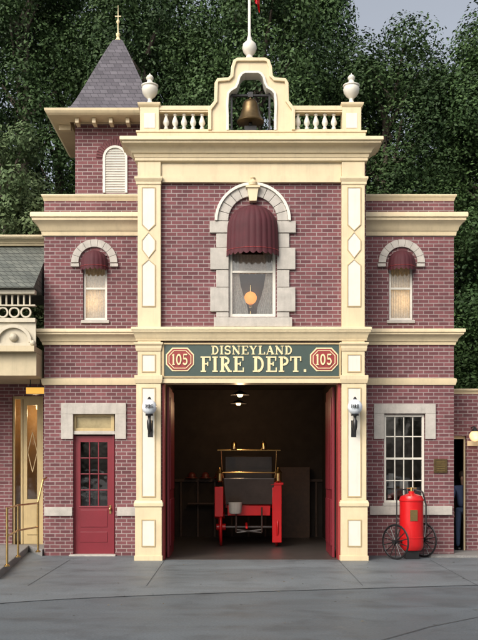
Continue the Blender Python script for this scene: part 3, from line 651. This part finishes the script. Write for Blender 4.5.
# ================================================================= neighbour building on the west
N=empty('porch_building'); FY=.3; nx1=lw0-.05; nx0=-13.5
BW=2.2
PC=paint('porch_cream',(.50,.42,.27),.5,.14,streak=.15)
FR=paint('porch_frieze',(.52,.47,.36),.5,.14,streak=.15)
dx0,dx1,dzt=X(12,BW),X(43,BW),Z(396,BW)
M().wall(nx0,nx1,0,Z(375,BW),BW,BW+.25,[(dx0,dx1,0,dzt)]).obj('porch_back_wall',BRICK,N)
m=M()
m.box(nx0,nx1,FY,FY+.12,Z(322,FY),Z(318,FY)).box(nx0,nx1,FY,FY+.12,Z(346,FY),Z(343,FY)).box(nx0,nx1,FY-.04,FY+.12,Z(294,FY),Z(290,FY)).box(nx0,nx1,FY+.0,FY+.12,Z(306,FY),Z(304.5,FY))
m.box(nx0,nx1,FY+.06,FY+.1,Z(343,FY),Z(322,FY))
x=nx1-.12
while x>nx0:
    m.cyl((x,FY+.06,Z(304.5,FY)),(x,FY+.06,Z(294,FY)),.022,.022,6); x-=.12
x=nx1-.2
while x>nx0+.3:
    zc=Z(312,FY); ri=[(x+.08*math.cos(t*math.pi/8),zc+.08*math.sin(t*math.pi/8)) for t in range(16)]; ro=[(x+.115*math.cos(t*math.pi/8),zc+.115*math.sin(t*math.pi/8)) for t in range(16)]
    m.ring(ro,ri,FY+.03,FY+.08,closed=True)
    x-=.235
x=nx1-.45
while x>nx0+.3:
    ts2=[math.pi*k/14 for k in range(15)]; zc=Z(342,FY)
    m.ring([(x+.38*math.cos(t),zc+.36*math.sin(t)) for t in ts2],[(x+.31*math.cos(t),zc+.29*math.sin(t)) for t in ts2],FY-.01,FY+.07)
    m.sph((x,FY+.03,zc+.1),.09,8); m.sph((x+.4,FY+.0,zc-.02),.06,8)
    x-=.8
m.obj('porch_frieze',FR,N,bevel=.004)
m=M()
m.box(nx0,nx1,FY-.1,BW,Z(352,FY),Z(346.3,FY)).box(nx0,nx1,FY+.1,BW-.01,Z(375,FY),Z(352.3,FY)).mould(nx0,nx1,FY+1.4,FY+1.9,prof(Z(246,FY+1.4),Z(237,FY+1.4),.2),0,1)
for k in range(2,6): xx=nx1-k*1.6; m.cyl((xx,FY+.1,.15),(xx,FY+.1,Z(352,FY)),.09,.08,16)
m.obj('porch_beam_and_ceiling',PC,N)
m=M(); ya,yb2=FY-.15,FY+1.45; za,zb2=Z(289,FY),Z(246,FY+1.4)
m.add([(nx0,ya,za),(nx1,ya,za),(nx1,yb2,zb2),(nx0,yb2,zb2),(nx0,yb2+.3,za),(nx1,yb2+.3,za)],[(0,1,2,3),(1,5,2),(0,3,4),(0,4,5,1),(2,5,4,3)]); m.obj('porch_roof',SHING,N)
m=M(); a,b=dx0,dx1; mid=a+.18
m.box(a,a+.05,BW+.05,BW+.14,0,dzt).box(b-.06,b,BW+.05,BW+.14,0,dzt).box(a+.05,b-.06,BW+.05,BW+.14,dzt-.07,dzt)
m.box(mid,mid+.05,BW+.05,BW+.14,.14,dzt-.07)
m.wall(mid+.05,b-.06,.14,dzt-.07,BW+.07,BW+.12,[(mid+.14,b-.15,1.15,dzt-.2)])
m.box(mid+.14,b-.15,BW+.05,BW+.07,.35,1.0)
m.obj('porch_door',YELL,N,bevel=.006)
m=M(); cxx=(mid+b)/2; zc=(1.15+dzt-.2)/2
for s in (-1,1):
    for q_ in (-1,1): m.cyl((cxx+s*(b-mid-.3)/2,BW+.1,zc),(cxx,BW+.1,zc+q_*.45),.011,.011,6)
m.obj('door_lozenge_tracery',TAN,N)
M().add([(a+.05,BW+.11,.2),(b-.06,BW+.11,.2),(b-.06,BW+.11,dzt-.08),(a+.05,BW+.11,dzt-.08)],[(0,1,2,3)]).obj('porch_door_glass',GLASS,N,fix=False)
RM=paint('warm_wallpaper',(.42,.27,.12),.7,.2,6)
M().box(a-.5,b+.1,BW+1.2,BW+1.25,0,dzt+.2).box(a-.55,a-.5,BW+.26,BW+1.25,0,dzt+.2).box(b+.1,b+.15,BW+.26,BW+1.25,0,dzt+.2).box(a-.55,b+.15,BW+.26,BW+1.25,dzt+.2,dzt+.25).obj('lobby_walls',RM,N)
e=empty('lobby_lamp'); M().sph((cxx,BW+.8,dzt-.2),.08,12).cyl((cxx,BW+.8,dzt-.12),(cxx,BW+.8,dzt+.2),.012).obj('globe',emis('lobby_globe',(1,.68,.32),3),e,smooth=True); plight(e,(cxx,BW+.65,dzt-.35),16,(1,.68,.35),.08)
e=empty('lit_exit_sign'); M().fb(26,44,387.5,393.5,1.2,1.26).obj('light_box',emis('amber_light_box',(1,.50,.08),.9),e); M().fb(25,45,386.5,387.3,1.18,1.28).fb(25,45,393.7,394.5,1.18,1.28).cyl((X(30,1.2),1.23,Z(387,1.2)),(X(30,1.2),1.23,Z(375,1.2)),.01).cyl((X(40,1.2),1.23,Z(387,1.2)),(X(40,1.2),1.23,Z(375,1.2)),.01).obj('sign_bracket',BLACK,e)
g1=G(41,548); g2=G(-2,580); g3=(-14,g2[1]-3)
def slab(name,poly,z0,z1,mat):
    n=len(poly); v=[(x,y,z0) for x,y in poly]+[(x,y,z1) for x,y in poly]
    return M().add(v,[tuple(range(n-1,-1,-1)),tuple(range(n,2*n))]+[(i,(i+1)%n,(i+1)%n+n,i+n) for i in range(n)]).obj(name,mat,None,bevel=.015)
slab('raised_pavement',[(lw0-.02,W-.1),(g1[0]-.05,g1[1]-1.0),g2,g3,(-14,BW),(lw0-.02,BW)],-.05,.14,WALKM)
RL=empty('brass_handrail'); m=M()
pp=[(X(38,.2),.2),(X(18,-.9),-.9),(X(7,-2.6),-2.6)]
for (x,y) in pp: m.cyl((x,y,.14),(x,y,1.15),.022).lathe([(.05,.14),(.05,.16),(.025,.18)],(x,y,0),12)
for z in (1.13,.65): m.tube([(x,y,z) for x,y in pp],.018)
x,y=pp[0]; m.tube([(x,y,1.15),(x+.06,y+.2,1.6),(x+.1,y+.35,1.65)],.018)
m.obj('posts_and_rails',BRASS,RL,smooth=True)
# ================================================================= low brick annex on the east
A=empty('brick_annex'); AY=1.7; ax0=rw1+.01; ax1=14
dz=Z(436,AY); M().wall(ax0,ax1,zb,Z(394,AY),AY,AY+.3,[(ax0+.06,X(466.5,AY),zb,dz)]).obj('annex_wall',BRICK,A)
m=M().mould(ax0,ax1,AY,AY+.35,prof(Z(394,AY),Z(389,AY),.08),0,0); m.mould(X(466.5,AY)+.01,ax1,AY,AY+.2,[(0,Z(446,AY)),(.03,Z(446,AY)),(.03,Z(441,AY)),(0,Z(441,AY))],0,0)
m.obj('annex_coping',CREAM,A)
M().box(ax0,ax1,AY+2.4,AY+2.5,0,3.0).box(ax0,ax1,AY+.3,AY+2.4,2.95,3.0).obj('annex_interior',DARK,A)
M().wall(ax0+.06,X(466.5,AY),zb,dz,AY+.1,AY+.16,[(ax0+.12,X(465,AY),0,dz-.06)]).obj('annex_door_frame',CREAM,A)
e=empty('globe_lantern'); x,z=X(475,AY-.3),Z(436,AY-.3)
M().sph((x,AY-.3,z),.12,14).obj('globe',emis('lantern_globe',(1,.66,.34),1.0),e,smooth=True)
M().tube([(x,AY-.3,z+.12),(x,AY-.3,z+.2),(x,AY,z+.2)],.015).lathe([(.09,.1),(.03,.17),(.01,.2)],(x,AY-.3,z),12).obj('bracket',BLACK,e,smooth=True)
plight(e,(x,AY-.5,z-.1),4,(1,.65,.35),.1)
# ================================================================= person in the doorway
def skinned(name,pts,edges,rad,mat,parent,sub=2):
    me=bpy.data.meshes.new(name); me.from_pydata(pts,edges,[]); me.materials.append(mat); o=bpy.data.objects.new(name,me); sc.collection.objects.link(o); o.parent=parent
    md=o.modifiers.new('skin','SKIN'); sl=me.skin_vertices[0].data
    for i,r in enumerate(rad): sl[i].radius=(r,r*.85)
    sl[0].use_root=True; sb=o.modifiers.new('sub','SUBSURF'); sb.levels=sub; sb.render_levels=sub; md.use_smooth_shade=True
    return o
PE=empty('visitor'); px_,py_=X(463,AY+.45),AY+.45
SKIN=paint('skin',(.45,.27,.19),.5,.05,5,0); JEAN=paint('blue_jeans',(.05,.08,.15),.85,.2,20,.2); SHIRT=paint('navy_shirt',(.06,.09,.18),.8,.15,10,.2); HAIR=paint('hair',(.03,.018,.01),.6,.2)
def q(x,y,z): return (px_+x,py_+y,z)
skinned('trousers',[q(0,0,.95),q(-.1,0,.9),q(-.11,-.01,.5),q(-.11,.01,.09),q(.1,0,.9),q(.11,-.02,.5),q(.12,.0,.09)],[(0,1),(1,2),(2,3),(0,4),(4,5),(5,6)],[.12,.10,.07,.055,.10,.07,.055],JEAN,PE)
skinned('shirt',[q(0,0,.95),q(0,0,1.15),q(0,0,1.38),q(0,0,1.47),q(-.18,0,1.42),q(-.24,.0,1.15),q(.18,0,1.42),q(.24,.0,1.15)],[(0,1),(1,2),(2,3),(2,4),(4,5),(2,6),(6,7)],[.14,.14,.15,.06,.065,.05,.065,.05],SHIRT,PE)
skinned('head_and_neck',[q(0,0,1.45),q(0,0,1.53),q(0,-.01,1.60),q(0,-.01,1.69),q(0,-.1,1.62)],[(0,1),(1,2),(2,3),(2,4)],[.05,.05,.075,.085,.014],SKIN,PE)
M().sph((px_,py_+.02,1.69),.098,12,1.1).obj('hair',HAIR,PE,smooth=True)
for s in (-1,1):
    skinned('forearm_and_hand',[q(s*.24,0,1.17),q(s*.25,-.06,.93),q(s*.25,-.08,.85)]+[q(s*.25-.03+.02*k,-.09-.01*k,.77-.01*(k%2)) for k in range(4)]+[q(s*.22,-.11,.84)],[(0,1),(1,2),(2,3),(2,4),(2,5),(2,6),(1,7)],[.038,.026,.03,.009,.009,.009,.009,.009],SKIN,PE)
    m=M(); m.box(px_+s*.115-.045,px_+s*.115+.045,py_-.19,py_+.08,.0,.09); m.obj('shoe',BLACK,PE,bevel=.03)
# ================================================================= ground
M().add([(-300,-200,0),(300,-200,0),(300,400,0),(-300,400,0)],[(0,1,2,3)]).obj('street',ROADM,fix=False)
pts=[G(-60+ i*17,601+ 9*math.exp(-i/5)-.55*i*.9+ .0) for i in range(41)]
poly=pts+[(12,2.6),(-12,2.6)]
M().add([(x,y,.004) for x,y in poly],[tuple(range(len(poly)))]).obj('station_apron',APRM,fix=False)
m=M()
def strip(pl,w,z=.008):
    for a,b in zip(pl[:-1],pl[1:]):
        a=Vector(a);b=Vector(b); d=(b-a).normalized(); n=Vector((-d.y,d.x))*w/2
        m.add([(*(a+n),z),(*(b+n),z),(*(b-n),z),(*(a-n),z)],[(0,1,2,3)])
strip(pts,.018)
for u in (70,165,338,430): strip([G(u,560),G(239+(u-239)*1.25,586)],.012)
strip([G(45,571),G(440,569)],.010,.0084)
strip([G(366,645),G(430,627),G(500,613)],.016)
m.obj('pavement_joints',JOINT,fix=False)
slab('east_pavement',[(rw0+1.1,W-.02),(rw0+1.4,W-.45),(rw1+.6,W-.5),(14,W-.7),(14,AY+.0),(rw1+.02,AY-.0),(rw1+.02,W-.02)],-.05,.05,WALKM)
rg=random.Random(3); m=M()
for k in range(70):
    x=rg.uniform(-4.2,4.4); y=rg.choice([rg.uniform(-.4,.6),rg.uniform(-8,-.4)]) if abs(x)>2.4 else rg.uniform(-8,-.4); a=rg.uniform(0,6.28); s=rg.uniform(.015,.032)
    m.add([(x+s*math.cos(a),y+s*math.sin(a),.010),(x+s*.4*math.cos(a+1.6),y+s*.4*math.sin(a+1.6),.016),(x-s*math.cos(a),y-s*math.sin(a),.010),(x+s*.4*math.cos(a-1.6),y+s*.4*math.sin(a-1.6),.012)],[(0,1,2,3)])
m.obj('fallen_leaves',paint('dry_leaf',(.16,.12,.06),.8,.4,5,0),fix=False)
# ================================================================= trees
def leaves(name,blobs,n,L,rng,mat):
    P=[];Nn=[];lv=[]
    for (c,r,tone) in blobs:
        d=rng.normal(size=(n,3)); d/=np.linalg.norm(d,axis=1)[:,None]
        rad=(.5+.55*rng.random(n)**.6)[:,None]
        P.append(np.array(c)+d*np.array(r)*rad); nn=d+rng.normal(size=(n,3))*.5; nn[:,2]+=.3; nn/=np.linalg.norm(nn,axis=1)[:,None]; Nn.append(nn)
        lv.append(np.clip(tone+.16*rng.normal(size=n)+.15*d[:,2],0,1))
    P=np.vstack(P);Nn=np.vstack(Nn);lv=np.concatenate(lv); m=len(P)
    r=rng.normal(size=(m,3)); t=np.cross(Nn,r); t/=np.linalg.norm(t,axis=1)[:,None]; b=np.cross(Nn,t)
    s=(L*(.6+.8*rng.random(m)))[:,None]
    v=np.stack([P+t*s*.5,P+b*s*.27-t*s*.05,P-t*s*.5,P-b*s*.27-t*s*.05],1).reshape(-1,3)
    me=bpy.data.meshes.new(name); me.vertices.add(4*m); me.vertices.foreach_set('co',v.ravel().astype(np.float32))
    me.loops.add(4*m); me.loops.foreach_set('vertex_index',np.arange(4*m,dtype=np.int32))
    me.polygons.add(m); me.polygons.foreach_set('loop_start',np.arange(0,4*m,4,dtype=np.int32)); me.polygons.foreach_set('loop_total',np.full(m,4,dtype=np.int32))
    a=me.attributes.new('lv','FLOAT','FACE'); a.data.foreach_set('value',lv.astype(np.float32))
    me.materials.append(mat); me.update(); me.validate(); return me
def treemesh(seed,H,R,nb,n,L,mat,zlow=1.2,taper=1.0):
    rng=np.random.default_rng(seed); bl=[]
    tr=M(); tr.cyl((0,0,-.1),(0,0,H*.35),.32,.24,12); tr.cyl((0,0,H*.35),(.2,.1,H*.85),.24,.06,10)
    for k in range(nb):
        t=rng.random(); z=zlow+(H-zlow)*t
        env=R*(1-.55*taper*max(0,(t-.55)/.45)**2)*(.75+.35*rng.random()); a=rng.random()*6.283
        c=(env*.78*math.cos(a),env*.78*math.sin(a),z); rr=(.42+.5*rng.random())*R/2.6
        bl.append((c,(rr,rr,rr*(.9+.4*rng.random())),.15+.6*rng.random()))
        if k%6==0: tr.cyl((0,0,max(.8,z-1.8)),(c[0]*.8,c[1]*.8,z),.08,.03,6)
    me=leaves('crown',bl,n,L,rng,mat)
    tm=tr.obj('tmp',BARK); tmesh=tm.data; bpy.data.objects.remove(tm)
    return me,tmesh
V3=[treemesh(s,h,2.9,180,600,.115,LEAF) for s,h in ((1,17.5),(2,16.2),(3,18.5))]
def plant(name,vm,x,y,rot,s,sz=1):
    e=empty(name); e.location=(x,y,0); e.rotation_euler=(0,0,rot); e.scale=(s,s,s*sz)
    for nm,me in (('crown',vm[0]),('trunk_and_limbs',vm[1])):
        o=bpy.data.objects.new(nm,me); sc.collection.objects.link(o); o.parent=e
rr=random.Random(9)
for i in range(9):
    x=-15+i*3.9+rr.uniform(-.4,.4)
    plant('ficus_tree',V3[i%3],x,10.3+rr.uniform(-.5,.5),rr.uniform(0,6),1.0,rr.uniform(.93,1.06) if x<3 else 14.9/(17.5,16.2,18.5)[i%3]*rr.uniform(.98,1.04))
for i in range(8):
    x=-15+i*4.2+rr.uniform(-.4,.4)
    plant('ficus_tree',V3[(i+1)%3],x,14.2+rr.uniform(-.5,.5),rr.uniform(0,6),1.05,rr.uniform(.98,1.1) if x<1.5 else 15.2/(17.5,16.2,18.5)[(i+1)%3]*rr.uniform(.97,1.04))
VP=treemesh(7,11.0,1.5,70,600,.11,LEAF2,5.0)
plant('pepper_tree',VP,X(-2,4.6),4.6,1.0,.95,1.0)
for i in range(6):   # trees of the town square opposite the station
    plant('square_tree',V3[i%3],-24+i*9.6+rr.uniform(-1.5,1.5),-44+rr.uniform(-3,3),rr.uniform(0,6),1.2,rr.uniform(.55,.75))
# ================================================================= light, sky, camera
w=bpy.data.worlds.new('World'); sc.world=w; w.use_nodes=True; nt=w.node_tree
sk=nt.nodes.new('ShaderNodeTexSky'); sk.sky_type='NISHITA'; sk.sun_disc=False
SE,SR=math.radians(36),math.radians(214)
sk.sun_elevation=SE; sk.sun_rotation=SR; sk.dust_density=8; sk.air_density=1.0; sk.ozone_density=1
hs=nt.nodes.new('ShaderNodeHueSaturation'); hs.inputs['Saturation'].default_value=.40; hs.inputs['Value'].default_value=1.45
bg=nt.nodes['Background']; nt.links.new(sk.outputs[0],hs.inputs['Color']); nt.links.new(hs.outputs[0],bg.inputs[0]); bg.inputs[1].default_value=.15
sd=bpy.data.lights.new('sun','SUN'); sd.energy=.6; sd.angle=math.radians(25); sd.color=(1,.87,.68); so=bpy.data.objects.new('sun',sd); sc.collection.objects.link(so)
dirv=Vector((math.sin(SR)*math.cos(SE),math.cos(SR)*math.cos(SE),math.sin(SE)))
so.rotation_euler=dirv.to_track_quat('Z','Y').to_euler(); so.location=(-6,-12,14)
cd=bpy.data.cameras.new('camera'); cam=bpy.data.objects.new('camera',cd); sc.collection.objects.link(cam)
cam.location=(CX,-D,EYE); cam.rotation_euler=(math.radians(90),0,0)
cd.sensor_fit='VERTICAL'; cd.sensor_height=24; cd.sensor_width=24; cd.lens=24*FP/640; cd.shift_y=153/640; cd.clip_end=2000
sc.camera=cam
sc.view_settings.view_transform='Standard'; sc.view_settings.look='None'; sc.view_settings.exposure=0
